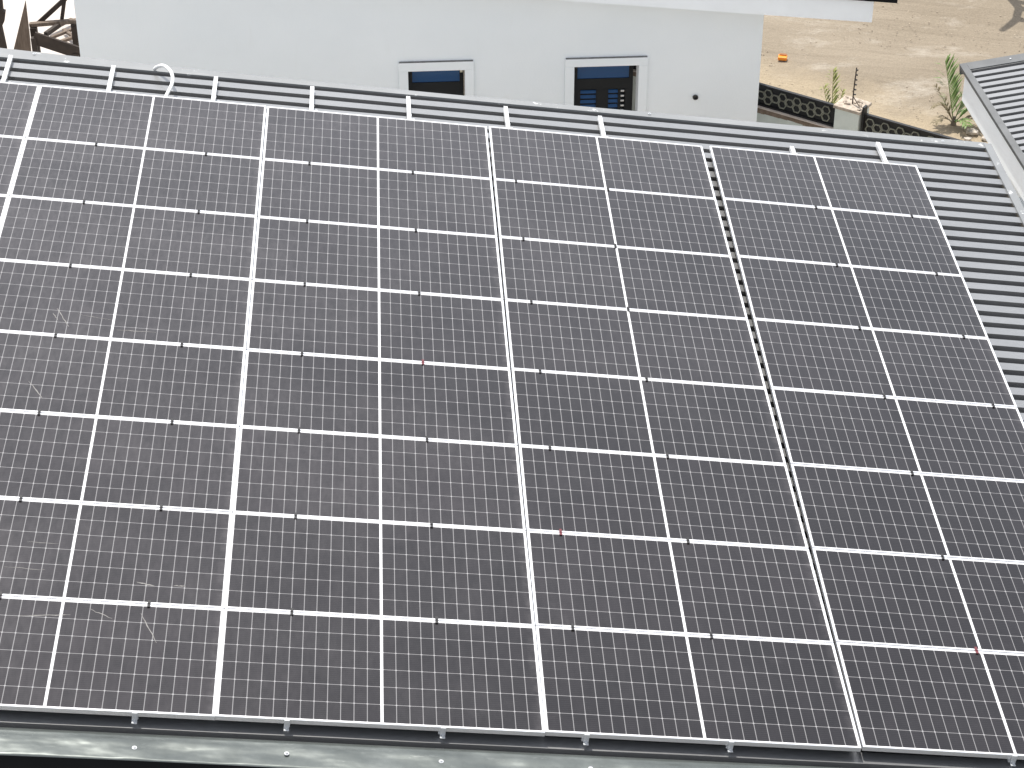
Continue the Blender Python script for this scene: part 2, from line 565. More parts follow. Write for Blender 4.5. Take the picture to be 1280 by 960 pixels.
# ------------------------------------------------------------------ mounting rails
RAILS = [  # u at lower end, u at upper end, v of the tip
    (-1.372, -1.398, 9.105), (-.405, -.432, 9.087), (.555, .545, 9.051), (1.500, 1.472, 9.034), (2.480, 2.406, 9.011),
    (3.410, 3.366, 8.989), (4.366, 4.306, 8.970), (6.290, 6.213, 8.689), (7.215, 7.150, 8.956)]
RL = ['leftmost bare aluminium rail end poking out at the far edge',
      'bare aluminium rail end left of the white conduit, above the second panel column',
      'bare aluminium rail end just right of the white conduit',
      'bare aluminium rail end above the left half of the middle panel column',
      'bare aluminium rail end below the left edge of the plain dark window',
      'bare aluminium rail end above the narrow gap right of the middle panel column',
      'bare aluminium rail end below the louvred window',
      'shortest aluminium rail stub, barely past the rightmost panel column',
      'rightmost aluminium rail end, leaning in front of the honeycomb fence']
def rail_u(i, v):
    a, b, _ = RAILS[i]
    return a + (b - a) * v / 9.0
for i, (ua, ub, tip) in enumerate(RAILS):
    root = empty('mounting_rail', W(ub, tip, -.06))
    tag(root, RL[i], 'rail', 'rails under the panels')
    inv = Matrix.Translation(-root.location)
    bm = bmesh.new()
    vs = [.02, tip]
    pr = [(-.019, -.078), (.019, -.078), (.019, -.037), (.003, -.037), (.003, -.040), (-.003, -.040), (-.003, -.037), (-.019, -.037)]
    A = [bm.verts.new(inv @ W(rail_u(i, vs[0]) + p, vs[0], q)) for p, q in pr]
    Bq = [bm.verts.new(inv @ W(ub + p, vs[1], q)) for p, q in pr]
    for j in range(8):
        bm.faces.new((A[j], A[(j + 1) % 8], Bq[(j + 1) % 8], Bq[j]))
    bm.faces.new(A)
    bm.faces.new(list(reversed(Bq)))
    link_mesh('rail_profile', bm, M['rail'], root)
    bm = bmesh.new()
    for v in (8.63,):
        if v < tip - .03:
            u_ = rail_u(i, v)
            prism(bm, [(u_ + .0195, CREST + .001), (u_ + .06, CREST + .001), (u_ + .06, CREST + .006), (u_ + .0245, CREST + .006), (u_ + .0245, -.045), (u_ + .0195, -.045)], v - .02, v + .02, lambda x_, p_, q_: inv @ W(p_, x_, q_))
    link_mesh('foot_bracket', bm, M['clamp_alu'], root)

# ------------------------------------------------------------------ solar panels
COLS = [  # u centre, slope du/dv, v0, row pitch
    (-2.0995, 0.0, -.004, 1.0582), (0.0, 0.0, 0.0, 1.0580), (2.09953, .00077, .00189, 1.0566),
    (4.20673, .00292, .00573, 1.05615), (6.34687, .01037, .00447, 1.05699)]
CN = ['leftmost', 'second', 'middle', 'fourth', 'rightmost']
RN = ['lowest row', 'second row from the bottom', 'third row from the bottom', 'fourth row from the bottom',
      'fourth row from the top', 'third row from the top', 'second row from the top', 'top row']
GLINTS = {}   # streaks of reflection painted onto the glass, in roof coordinates
for (a, b, w) in (((-.476, 4.541), (-.422, 4.443), .010), ((-.454, 4.616), (-.333, 4.362), .010), ((-.54, 3.57), (-.415, 3.362), .010),
                  ((-.309, 1.637), (-.101, 1.64), .007), ((.176, .97), (.329, .886), .008), ((.509, .958), (.635, .671), .010),
                  ((-.425, 1.357), (-.157, 1.349), .006), ((-.286, 4.557), (-.014, 4.502), .006), ((.455, 1.279), (.574, 1.247), .014),
                  ((.036, 4.368), (.339, 4.376), .008), ((-.26, .86), (.06, .905), .010), ((.70, 1.262), (.78, 1.262), .012)):
    GLINTS.setdefault((1, int(b[1] // 1.058)), []).append((a, b, w))
# frame and glass meshes shared by every panel
bm = bmesh.new()
LIP, TH = .012, .035
def ring(z, e):
    return [bm.verts.new((sx * (PL / 2 - e), sy * (PW / 2 - e), z)) for sx, sy in ((-1, -1), (1, -1), (1, 1), (-1, 1))]
r_bot, r_mid, r_top, r_lip, r_in = ring(-TH, 0), ring(-.002, 0), ring(0, .002), ring(0, LIP), ring(-.004, LIP)
r_ib, = [ring(-TH, .028)]
for a, b in ((r_bot, r_mid), (r_mid, r_top), (r_top, r_lip), (r_lip, r_in), (r_ib, r_bot)):
    for j in range(4):
        bm.faces.new((a[j], a[(j + 1) % 4], b[(j + 1) % 4], b[j]))
frame0 = link_mesh('frame', bm, M['frame'])
bm = bmesh.new()
e = LIP - .001
vs = [bm.verts.new((sx * (PL / 2 - e), sy * (PW / 2 - e), -.0032)) for sx, sy in ((-1, -1), (1, -1), (1, 1), (-1, 1))]
lo = [bm.verts.new((sx * (PL / 2 - e), sy * (PW / 2 - e), -.0078)) for sx, sy in ((-1, -1), (1, -1), (1, 1), (-1, 1))]
bm.faces.new(vs)
bm.faces.new(list(reversed(lo)))
for j in range(4):
    bm.faces.new((vs[j], lo[j], lo[(j + 1) % 4], vs[(j + 1) % 4]))
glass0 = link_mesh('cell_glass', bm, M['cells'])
first = True
for ci, (uc, sl, v0, pit) in enumerate(COLS):
    for r in range(8):
        vc = v0 + r * pit + PW / 2
        u = uc + sl * (vc - 4.2)
        rot = ROOF @ Matrix.Rotation(-sl, 3, 'Z') @ Matrix.Rotation(rad(rnd.uniform(-.10, .10)), 3, 'X') @ Matrix.Rotation(rad(rnd.uniform(-.06, .06)), 3, 'Y')
        if r == 0:
            rot = ROOF @ Matrix.Rotation(-sl, 3, 'Z')
        root = empty('solar_module', W(u, vc, 0), rot)
        key = (ci, r)
        pre = 'dark solar panel with painted reflection streaks' if key in GLINTS else 'dark solar panel'
        tag(root, '%s, %s column, %s' % (pre, CN[ci], RN[r]), 'solar panel', 'solar panels on the roof')
        if first:
            fr, gl = frame0, glass0
            first = False
        else:
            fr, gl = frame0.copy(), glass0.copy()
            col.objects.link(fr)
            col.objects.link(gl)
        fr.parent = root
        gl.parent = root
        if key in GLINTS:
            mi = root.matrix_world.inverted()
            for (a, b, w) in GLINTS[key]:
                bm = bmesh.new()
                pa, pb = mi @ W(*a), mi @ W(*b)
                d = (pb - pa)
                s = Vector((-d.y, d.x, 0)).normalized()
                prev = None
                K = 7
                for j in range(K + 1):
                    t = j / K
                    ww = w / 2 * math.sin(math.pi * (.12 + .76 * t)) * rnd.uniform(.5, 1.0)
                    c = pa + d * t + s * rnd.uniform(-.004, .004)
                    q = (bm.verts.new((c.x + s.x * ww, c.y + s.y * ww, -.0026)), bm.verts.new((c.x - s.x * ww, c.y - s.y * ww, -.0026)))
                    if prev:
                        bm.faces.new((prev[0], prev[1], q[1], q[0]))
                    prev = q
                link_mesh('reflection_streak', bm, M['glass_glint'], root)

# ------------------------------------------------------------------ clamps
RCOL = [0, 1, 1, 2, 2, 3, 3, 4, 4]
bm = bmesh.new()
box(bm, (-.0095, -.034, .001), (.0095, .034, .006))
box(bm, (-.008, -.004, -.034), (.008, .004, .001))
box(bm, (-.006, -.006, .006), (.006, .006, .010))
clamp0 = link_mesh('mid_clamp', bm, M['clamp_black'])
bm = bmesh.new()
box(bm, (-.0095, -.034, .001), (.0095, .034, .006))
box(bm, (-.008, -.004, -.034), (.008, .004, .001))
box(bm, (-.006, -.006, .006), (.006, .006, .010))
clamp_red0 = link_mesh('mid_clamp', bm, M['clamp_red'])
RED = {(4, 4), (5, 2), (7, 1)}
MEAS = {6: {7: 4.236, 6: 4.205, 5: 4.214, 4: 4.26, 3: 4.31, 2: 4.34, 1: 4.374}}
used = set()
JN = {1: 'lowest', 2: 'second lowest', 3: 'third lowest', 4: 'middle', 5: 'third highest', 6: 'second highest', 7: 'highest'}
for i in range(len(RAILS)):
    c = RCOL[i]
    uc, sl, v0, pit = COLS[c]
    for r in range(1, 8):
        if i == 0 and r < 6:
            continue
        if i == 8 and r < 4:
            continue
        v = v0 + r * pit - (pit - PW) / 2
        u = MEAS.get(i, {}).get(r, rail_u(i, v))
        v -= sl * (u - uc)
        src = clamp_red0 if (i, r) in RED else clamp0
        o = src if src.name not in used else src.copy()
        if src.name in used:
            col.objects.link(o)
        used.add(src.name)
        o.parent = None
        m = ROOF.to_4x4()
        m.translation = W(u, v, 0)
        o.matrix_world = m
        half = ['right', 'left', 'right', 'left', 'right', 'left', 'right', 'left', 'right'][i]
        tag(o, '%s clamp on the %s seam of the %s column, %s half' % ('dull red' if (i, r) in RED else 'small black', JN[r], CN[c], half),
            'clamp', 'clamps between the panel frames')
end0 = None
for i, (u, v) in enumerate(((.553, -.002), (1.497, -.002), (2.487, 0), (3.415, .003), (4.368, .003), (5.27, .004), (6.291, .003))):
    if i == 5:
        continue
    if end0 is None:
        bm = bmesh.new()
        box(bm, (-.017, -.004, .0005), (.017, .012, .005))
        box(bm, (-.017, -.010, -.060), (.017, -.004, .005))
        box(bm, (-.017, -.032, -.066), (.017, -.004, -.060))
        box(bm, (-.007, -.022, -.060), (.007, -.010, -.050))
        end0 = o = link_mesh('end_clamp', bm, M['clamp_alu'], bevel=.001)
    else:
        o = end0.copy()
        col.objects.link(o)
    m = ROOF.to_4x4()
    m.translation = W(u, v - .002, 0)
    o.matrix_world = m
    tag(o, 'pale aluminium end clamp gripping the bottom frame, ' + ['leftmost of the six', 'second of the six from the left',
        'third of the six from the left', 'third of the six from the right', 'second of the six from the right', '', 'rightmost of the six'][i],
        'clamp', 'end clamps along the bottom edge')

# ------------------------------------------------------------------ white cable conduit at the far edge
root = W(.11, 8.5, -.05)
pts = [(.10, 8.43, -.06), (.105, 8.50, -.03), (.125, 8.58, -.005), (.146, 8.66, .02), (.150, 8.75, .045), (.128, 8.86, .055),
       (.085, 8.97, .045), (.035, 9.065, .02), (-.02, 9.13, -.03), (-.05, 9.16, -.075)]
dense = []
for a, b, c, d in zip([pts[0]] + pts[:-2], pts[:-1], pts[1:], pts[2:] + [pts[-1]]):
    for j in range(4):
        t = j / 4
        dense.append(tuple(.5 * (2 * b[k] + (c[k] - a[k]) * t + (2 * a[k] - 5 * b[k] + 4 * c[k] - d[k]) * t * t + (3 * b[k] - a[k] - 3 * c[k] + d[k]) * t ** 3) for k in range(3)))
dense.append(pts[-1])
bm = bmesh.new()
tube(bm, [W(*p) - root for p in dense], .017, 12)
o = link_mesh('cable_conduit', bm, M['conduit'], smooth=True)
o.location = root
tag(o, 'white plastic cable conduit arching over the far edge of the roof', 'conduit')

# ------------------------------------------------------------------ white house behind
YT = .021
def WH(x, off, z):                              # wall coordinates: x along, off out of the wall towards us (-), z up
    return Vector((x + off * -YT, 13.5 + YT * (x - 3) + off, z))
wh = empty('white_house', (3, 14, GROUND))
tag(wh, 'white rendered house with two dark windows and a sloping fascia', 'house')
WINV = Matrix.Translation((-3, -14, -GROUND))
def T(x, off, z):
    return WINV @ WH(x, off, z)
XL, XR = -1.424, 6.677
ztop = lambda x: 2.73 - .1243 * (x - 3)
OP = [(2.398, 3.078, .35, 1.514), (4.398, 5.182, -.75, 1.511)]
bm = bmesh.new()
xs = [XL, OP[0][0], OP[0][1], OP[1][0], OP[1][1], XR]
for i in range(5):
    a, b = xs[i], xs[i + 1]
    segs = [(GROUND, None)]
    if i == 1: segs = [(GROUND, OP[0][2]), (OP[0][3], None)]
    if i == 3: segs = [(GROUND, OP[1][2]), (OP[1][3], None)]
    for (z0, z1) in segs:
        va = [bm.verts.new(T(a, 0, z0)), bm.verts.new(T(b, 0, z0)), bm.verts.new(T(b, 0, z1 if z1 is not None else ztop(b))), bm.verts.new(T(a, 0, z1 if z1 is not None else ztop(a)))]
        vb = [bm.verts.new(T(p[0], .2, p[1])) for p in ((a, z0), (b, z0), (b, z1 if z1 is not None else ztop(b)), (a, z1 if z1 is not None else ztop(a)))]
        bm.faces.new(va)
        bm.faces.new(list(reversed(vb)))
        for j in range(4):
            bm.faces.new((va[j], vb[j], vb[(j + 1) % 4], va[(j + 1) % 4]))
for (a, b) in ((XL, XL + .2), (XR - .2, XR)):
    va = [bm.verts.new(T(x_, .203, z_)) for x_, z_ in ((a, GROUND), (b, GROUND), (b, ztop(b)), (a, ztop(a)))]
    vb = [bm.verts.new(T(x_, 3.8, z_)) for x_, z_ in ((a, GROUND), (b, GROUND), (b, ztop(b)), (a, ztop(a)))]
    bm.faces.new(va)
    bm.faces.new(list(reversed(vb)))
    for j in range(4):
        bm.faces.new((va[j], vb[j], vb[(j + 1) % 4], va[(j + 1) % 4]))
bmesh.ops.remove_doubles(bm, verts=bm.verts, dist=1e-5)
link_mesh('wall', bm, M['white_wall'], wh)
# fascia board and roof
fz = lambda x: 2.511 - .1027 * (x - 4.098)
def slab(bm, xa, xb, o0, o1, h0, h1):
    va = []
    for off in (o0, o1):
        for (x_, h) in ((xa, h0), (xb, h0), (xb, h1), (xa, h1)):
            va.append(bm.verts.new(T(x_, off, fz(x_) + h)))
    for f in ((0, 1, 2, 3), (7, 6, 5, 4), (0, 4, 5, 1), (1, 5, 6, 2), (2, 6, 7, 3), (3, 7, 4, 0)):
        bm.faces.new([va[i] for i in f])
bm = bmesh.new()
slab(bm, -2.4, 7.93, -.30, -.27, 0, .29)
link_mesh('fascia', bm, M['white_fascia'], wh)
bm = bmesh.new()
slab(bm, -2.4, 7.90, -.268, -.002, .02, .05)
link_mesh('soffit', bm, M['white_fascia'], wh)
bm = bmesh.new()
slab(bm, -2.5, 6.75, -.36, 3.9, .293, .34)
slab(bm, 6.7505, 8.20, -.36, .10, .293, .34)
link_mesh('roof_sheet', bm, M['dark_fold'], wh)

def framebox(bm, x0, x1, z0, z1, w, o0, o1):
    for (a, b, c, d) in ((x0, x0 + w, z0, z1), (x1 - w, x1, z0, z1), (x0 + w, x1 - w, z1 - w, z1), (x0 + w, x1 - w, z0, z0 + w)):
        box(bm, (a, o0, c), (b, o1, d), T)

for wi, (x0, x1, z0, z1) in enumerate(OP):
    bm = bmesh.new()
    fx1 = x1 - (.008 if wi == 0 else .05)
    framebox(bm, x0 + .002, fx1, z0 + .002, z1 - .002, .05, .10, .16)
    zm = 1.30 if wi == 0 else 1.285
    if wi == 0:
        box(bm, (x0 + .052, .10, zm - .35), (fx1 - .05, .16, zm), T)
        box(bm, (x0 + .052, .12, z0 + .052), (fx1 - .05, .14, zm - .352), T)
    else:
        box(bm, (x0 + .052, .10, 1.145), (fx1 - .05, .16, zm), T)
        for (a, b) in ((x0 + .052, 4.490), (4.686, 4.832), (5.038, fx1 - .05)):
            if b > a:
                box(bm, (a, .10, z0 + .052), (b, .16, 1.143), T)
        box(bm, (4.49, .148, z0 + .052), (5.038, .158, 1.143), T)
        box(bm, (4.955, .105, z0 + .052), (4.985, .146, 1.143), T)
    win = link_mesh('window', bm, M['alu_dark'], wh)
    win['label'] = 'plain dark window with one blue transom pane' if wi == 0 else 'dark louvred window with a blue transom pane'
    bm = bmesh.new()
    box(bm, (x0 + .05, .112, zm - .002), (fx1 - .048, .125, z1 - .05), T)
    link_mesh('pane', bm, M['pane'], win)
    if wi == 1:
        for (a, b) in ((4.492, 4.684), (4.834, 4.953)):
            z = 1.115
            while z > .3:
                bm = bmesh.new()
                prism(bm, [(.108, z - .030), (.112, z - .032), (.138, z + .002), (.134, z + .004)], a, b, lambda x_, o_, z_: T(x_, o_, z_))
                link_mesh('louvre_blade', bm, M['pane'], win)
                z -= .066
        for k in range(12):
            z = 1.115 - k * .066
            bm = bmesh.new()
            box(bm, (4.988, .112, z - .02), (5.030, .135, z), T)
            link_mesh('louvre_clip', bm, M['clamp_alu'], win)
        bm = bmesh.new()
        box(bm, (4.97, .085, 1.468), (5.02, .099, 1.492), T)
        link_mesh('latch', bm, M['conduit'], win)
    else:
        bm = bmesh.new()
        box(bm, (3.025, .085, 1.43), (3.055, .099, 1.505), T)
        link_mesh('latch', bm, M['latch'], win)
    bm = bmesh.new()
    tx0, tx1, tz = (2.284, 3.186, 1.628) if wi == 0 else (4.284, 5.290, 1.617)
    for (a, b, c, d) in ((tx0, x0, z0 - .1, z1), (x1, tx1, z0 - .1, z1), (tx0, tx1, z1 + .0005, tz)):
        box(bm, (a, -.035, max(c, GROUND + .01)), (b, -.001, d), T)
    link_mesh('window_trim', bm, M['white_wall'], win, bevel=.004)
    bm = bmesh.new()
    box(bm, (tx0 + .01, -.037, tz + .0005), (tx1 - .01, -.001, tz + .005), T)
    link_mesh('dirty_ledge', bm, M['trim_top'], win)
bm = bmesh.new()
lo, hi, inn = [], [], []
for j in range(16):
    a = 2 * math.pi * j / 16
    cx, cz = math.cos(a), math.sin(a)
    lo.append(bm.verts.new(T(5.894 + .034 * cx, -.001, 1.052 + .030 * cz)))
    hi.append(bm.verts.new(T(5.894 + .034 * cx, -.030, 1.052 + .030 * cz)))
    inn.append(bm.verts.new(T(5.894 + .026 * cx, -.030, 1.052 + .023 * cz)))
bk = [bm.verts.new(T(5.894 + .026 * math.cos(2 * math.pi * j / 16), -.004, 1.052 + .023 * math.sin(2 * math.pi * j / 16))) for j in range(16)]
for j in range(16):
    k = (j + 1) % 16
    bm.faces.new((lo[j], lo[k], hi[k], hi[j]))
    bm.faces.new((hi[j], hi[k], inn[k], inn[j]))
    bm.faces.new((inn[j], inn[k], bk[k], bk[j]))
bm.faces.new(bk)
link_mesh('pipe_outlet', bm, M['insul'], wh)

# ------------------------------------------------------------------ neighbouring house on the right
NO = Vector((9.0357, 12.6373, 1.7689))
ne = Vector((.0520, -.99865, 0))                # along the eave, towards us
nh = Vector((.99865, .0520, 0))
NT = rad(7.6)
nr = nh * math.cos(NT) + Vector((0, 0, math.sin(NT)))
nn = nr.cross(ne) * -1
if nn.z < 0: nn = -nn
nb = empty('grey_roofed_house', (11, 9, GROUND))
tag(nb, 'neighbouring house with dark ribbed roof and white fascia at the right', 'house')
NINV = Matrix.Translation((-11, -9, -GROUND))
def NR(e, r, n):
    return NINV @ (NO + ne * e + nr * r + nn * n)
NP = .14355
bm = bmesh.new()
prof = [(-.20, .0)]
for k in range(56):
    c = k * NP
    prof += [(c - .031, 0), (c - .032, -.003), (c - .046, -.055), (c + .056, -.055), (c + .033, -.003), (c + .032, 0)]
prof.append((56 * NP, 0))
A = [bm.verts.new(NR(e, 0, n_)) for e, n_ in prof]
Bv = [bm.verts.new(NR(e, 6.0, n_)) for e, n_ in prof]
for i in range(len(prof) - 1):
    bm.faces.new((A[i], A[i + 1], Bv[i + 1], Bv[i]))
link_mesh('roof_sheet', bm, M['roof'], nb)
bm = bmesh.new()
def NB(a, b):
    box(bm, a, b, NR)
NB((-.215, -.085, .002), (8.0, -.006, .012))          # eave strip
NB((-.215, -.085, -.04), (8.0, -.077, .001))
link_mesh('eave_flashing', bm, M['flashing_dull'], nb)
bm = bmesh.new()
NB((-.215, -.004, .002), (-.045, 6.0, .012))          # verge strip
NB((-.222, -.085, -.13), (-.2155, 6.0, .011))
link_mesh('verge_flashing', bm, M['flashing_dull'], nb)
bm = bmesh.new()
NB((-.140, .5, .0125), (-.120, .52, .022))
link_mesh('screw', bm, M['clamp_alu'], nb)
bm = bmesh.new()
def NF(x, y, z):                                       # x along eave, y horizontal inwards, z relative to NO
    return NINV @ (NO + ne * x + nh * y + Vector((0, 0, z)))
box(bm, (-.10, -.040, -.42), (8.0, -.012, -.06), NF)
link_mesh('fascia', bm, M['white_fascia'], nb)
bm = bmesh.new()
wz = GROUND - NO.z
box(bm, (.15, .55, wz), (7.8, .75, .0), NF)
box(bm, (.15, .752, wz), (.35, 5.5, .0), NF)
box(bm, (7.6, .752, wz), (7.8, 5.5, .0), NF)
box(bm, (.352, 5.3, wz), (7.598, 5.5, .55), NF)
link_mesh('wall', bm, M['white_wall'], nb)

# ------------------------------------------------------------------ honeycomb fence, pillar, electric post
FA, FB = Vector((6.921, 15.039, 0)), Vector((9.29, 13.26, 0))
fd = (FB - FA).normalized()
fn = Vector((fd.y, -fd.x, 0))                    # towards the camera
if fn.y > 0: fn = -fn
def fence(label, s0, s1, ztop_, zbot, plinth=True):
    base = FA + fd * s0
    root = empty('fence', (base.x, base.y, GROUND))
    tag(root, label, 'fence', 'honeycomb fence between the houses')
    ii = Matrix.Translation((-base.x, -base.y, -GROUND))
    def FT(s, o, z):
        return ii @ (FA + fd * s + fn * o + Vector((0, 0, z)))
    bm = bmesh.new()
    box(bm, (s0, -.015, zbot), (s1, .0, ztop_), FT)
    box(bm, (s0, .0002, ztop_ - .03), (s1, .03, ztop_), FT)
    box(bm, (s0, .0002, zbot), (s1, .03, zbot + .025), FT)
    link_mesh('screen', bm, M['black_steel'], root)
    bm = bmesh.new()
    hz = (ztop_ - zbot) * .33
    cw = hz * 1.04
    def hexring(cs, cz):
        R, r_ = hz * .64, hz * .50
        o_, i_ = [], []
        for j in range(6):
            a = math.pi / 3 * j
            for (lst, q) in ((o_, R), (i_, r_)):
                lst.append([bm.verts.new(FT(cs + q * math.cos(a) * .98, d, cz + q * math.sin(a))) for d in (.001, .020)])
        for j in range(6):
            k = (j + 1) % 6
            bm.faces.new((o_[j][1], o_[k][1], i_[k][1], i_[j][1]))
            bm.faces.new((o_[j][0], o_[k][0], o_[k][1], o_[j][1]))
            bm.faces.new((i_[j][0], i_[j][1], i_[k][1], i_[k][0]))
    s = s0 + hz * .7
    par = 0
    zc = (ztop_ + zbot) / 2 - .005
    while s < s1 - hz * .5:
        if par == 0:
            hexring(s, zc + hz * .5)
            hexring(s, zc - hz * .5)
        else:
            hexring(s, zc)
        s += cw
        par ^= 1
    link_mesh('honeycomb_lattice', bm, M['hex'], root)
    bm = bmesh.new()
    box(bm, (s0, -.10, GROUND), (s1, .045, zbot - .075), FT)
    link_mesh('plinth', bm, M['concrete'], root)
    bm = bmesh.new()
    K = 30
    # rough mortar bed squeezed between screen and plinth
    for j in range(K):
        a = s0 + (s1 - s0) * j / K
        b = s0 + (s1 - s0) * (j + 1) / K
        box(bm, (a, -.09, zbot - .0745 - rnd.uniform(0, .02)), (b, .046 + rnd.uniform(0, .012), zbot - .016), FT)
    link_mesh('mortar_bed', bm, M['mortar'], root)
    bm = bmesh.new()
    box(bm, (s0, -.09, zbot - .0155), (s1, .07, zbot - .001), FT)
    link_mesh('sill', bm, M['sill_pink'], root)
    return root
L_ = (FB - FA).length
pil_s0 = 1.165
fence('black honeycomb fence panel on a grey plinth, left of the concrete pillar', -2.2, pil_s0 - .004, .50, .195)
fence('black honeycomb fence panel right of the concrete pillar, ending in the sand', pil_s0 + .40, L_, .50, .195)
fence('short piece of black fence under the white fascia at the right', L_ + .33, L_ + 1.5, .52, .22)

base = FA + fd * (pil_s0 + .17)
pil = empty('fence_pillar', (base.x, base.y, GROUND))
tag(pil, 'grey concrete fence pillar with rubble and a rod on its cap', 'pillar')
ii = Matrix.Translation((-base.x, -base.y, -GROUND))
def PT(s, o, z):
    return ii @ (FA + fd * s + fn * o + Vector((0, 0, z)))
bm = bmesh.new()
box(bm, (pil_s0, -.22, GROUND), (pil_s0 + .34, .085, .50), PT)
link_mesh('shaft', bm, M['concrete'], pil, bevel=.008)
bm = bmesh.new()
box(bm, (pil_s0 - .02, -.24, .502), (pil_s0 + .36, .105, .545), PT)
link_mesh('cap', bm, M['rubble'], pil, bevel=.006)
bm = bmesh.new()
for j in range(16):
    lump(bm, PT(pil_s0 + rnd.uniform(.02, .32), rnd.uniform(-.2, .06), .555), rnd.uniform(.012, .034), 90 + j)
link_mesh('rubble', bm, M['rubble'], pil)
# dark steel edge post beside the pillar
bm = bmesh.new()
box(bm, (pil_s0 + .365, -.03, GROUND), (pil_s0 + .395, .06, .60), PT)
link_mesh('edge_post', bm, M['black_steel'], pil)
pb = FA + fd * (pil_s0 + .17) + fn * -.06
ep = empty('electric_fence_post', (pb.x, pb.y, .55))
tag(ep, 'thin dark electric fence rod with small insulators standing on the pillar', 'fence post')
bm = bmesh.new()
tube(bm, [(0, 0, -.003), (0, 0, .2), (.01, 0, .50)], .0085, 8)
link_mesh('rod', bm, M['rust'], ep)
bm = bmesh.new()
tube(bm, [(0, 0, .10), (.07, -.11, .003)], .006, 6)
link_mesh('brace', bm, M['rust'], ep)
for j in range(6):
    bm = bmesh.new()
    z = .13 + j * .068
    tube(bm, [(.003, -.004, z), (.022, -.01, z), (.030, -.01, z)], .011, 8)
    link_mesh('insulator', bm, M['insul'], ep)

# low white wall in the gap under the neighbour's fascia
bm = bmesh.new()
box(bm, (0, 0, 0), (.9, .30, 1.40))
o = link_mesh('low_wall', bm, M['white_wall'], bevel=.01)
o.location = (9.43, 11.38, GROUND)
tag(o, 'low white wall end in the gap between the two grey roofs', 'wall')

# ------------------------------------------------------------------ palms
def frond(bm, base, tip, sag, nleaf, leaf, seed, wid=.012, side=(1, 1)):
    rr = random.Random(seed)
    base, tip = Vector(base), Vector(tip)
    up = Vector((0, 0, 1))
    P = []
    for j in range(9):
        t = j / 8
        p = base.lerp(tip, t) + up * (sag * math.sin(math.pi * t * .9))
        P.append(p)
    tube(bm, P, .008, 5, .002)
    ax = (tip - base).normalized()
    sd = ax.cross(up)
    if ax.z > .75: sd = Vector((1, .25, 0))
    sd = sd.normalized() if sd.length > .1 else Vector((1, 0, 0))
    for j in range(nleaf):
        t = .15 + .85 * j / nleaf
        f = t * 8
        i = min(7, int(f))
        p = P[i].lerp(P[i + 1], f - i)
        d = (P[i + 1] - P[i]).normalized()
        for s_ in (-1, 1):
            if rr.random() > side[0 if s_ < 0 else 1]:
                continue
            ln = leaf * (math.sin(math.pi * (.18 + .72 * t)) ** .7) * rr.uniform(.8, 1.12)
            dr = (d * rr.uniform(.75, 1.0) + sd * s_ * rr.uniform(.55, .85) + up * rr.uniform(-.05, .25)).normalized()
            nr_ = dr.cross(up)
            nr_ = nr_.normalized() if nr_.length > .05 else sd
            w0 = wid * rr.uniform(.8, 1.2)
            a = bm.verts.new(p - nr_ * w0 * .4)
            b = bm.verts.new(p + nr_ * w0 * .4)
            m1 = p + dr * ln * .5 + up * .004
            c = bm.verts.new(m1 + nr_ * w0)
            e_ = bm.verts.new(m1 - nr_ * w0)
            tpt = bm.verts.new(p + dr * ln - up * ln * rr.uniform(.05, .3))
            bm.faces.new((a, b, c, e_))
            bm.faces.new((e_, c, tpt))

pr = empty('palm', (9.93, 16.25, GROUND))
tag(pr, 'green young palm with one tall frond beside the grey-roofed house', 'palm', 'young palms behind the fence')
for (tip, sag, nl, lf, mt, sd_, side) in (
        ((-.20, .10, .92), .03, 25, .36, 'palm', 1, (.5, 1)), ((.20, .05, .62), .06, 18, .24, 'palm', 2, (.7, 1)),
        ((.48, -.05, .34), .10, 16, .22, 'palm', 3, (1, .8)), ((.42, -.30, .10), .10, 12, .20, 'palm_dry', 4, (1, 1)),
        ((-.30, .05, .22), .14, 10, .16, 'palm_dry', 5, (.8, .8)), ((.10, -.35, .12), .08, 10, .18, 'palm', 6, (1, 1)),
        ((-.28, .2, .50), .05, 8, .12, 'palm_dry', 7, (.6, .5)), ((-.35, -.2, .08), .10, 9, .14, 'palm_dry', 8, (.8, .8))):
    bm = bmesh.new()
    frond(bm, (0, 0, .02), tip, sag, nl, lf, sd_, .016, side)
    link_mesh('frond', bm, M[mt], pr)
bm = bmesh.new()
tube(bm, [(0, 0, -.02), (0, 0, .06), (0, 0, .12)], .045, 8, .02)
link_mesh('stem', bm, M['bark'], pr)
pr = empty('palm', (7.93, 14.95, GROUND))
tag(pr, 'small yellow-green palm shoot peeping over the fence left of the pillar', 'palm', 'young palms behind the fence')
for (tip, sag, nl, lf, sd_) in (((-.02, .12, 1.46), .0, 15, .13, 11), ((-.16, .0, 1.28), .0, 9, .11, 12), ((.12, .02, 1.22), .0, 8, .10, 13)):
    bm = bmesh.new()
    frond(bm, (0, 0, .7), tip, sag, nl, lf * 1.5, sd_, .020)
    link_mesh('frond', bm, M['palm_young'], pr)
bm = bmesh.new()
tube(bm, [(0, 0, -.05), (.01, 0, .4), (0, 0, .75)], .03, 8, .014)
link_mesh('stem', bm, M['bark'], pr)

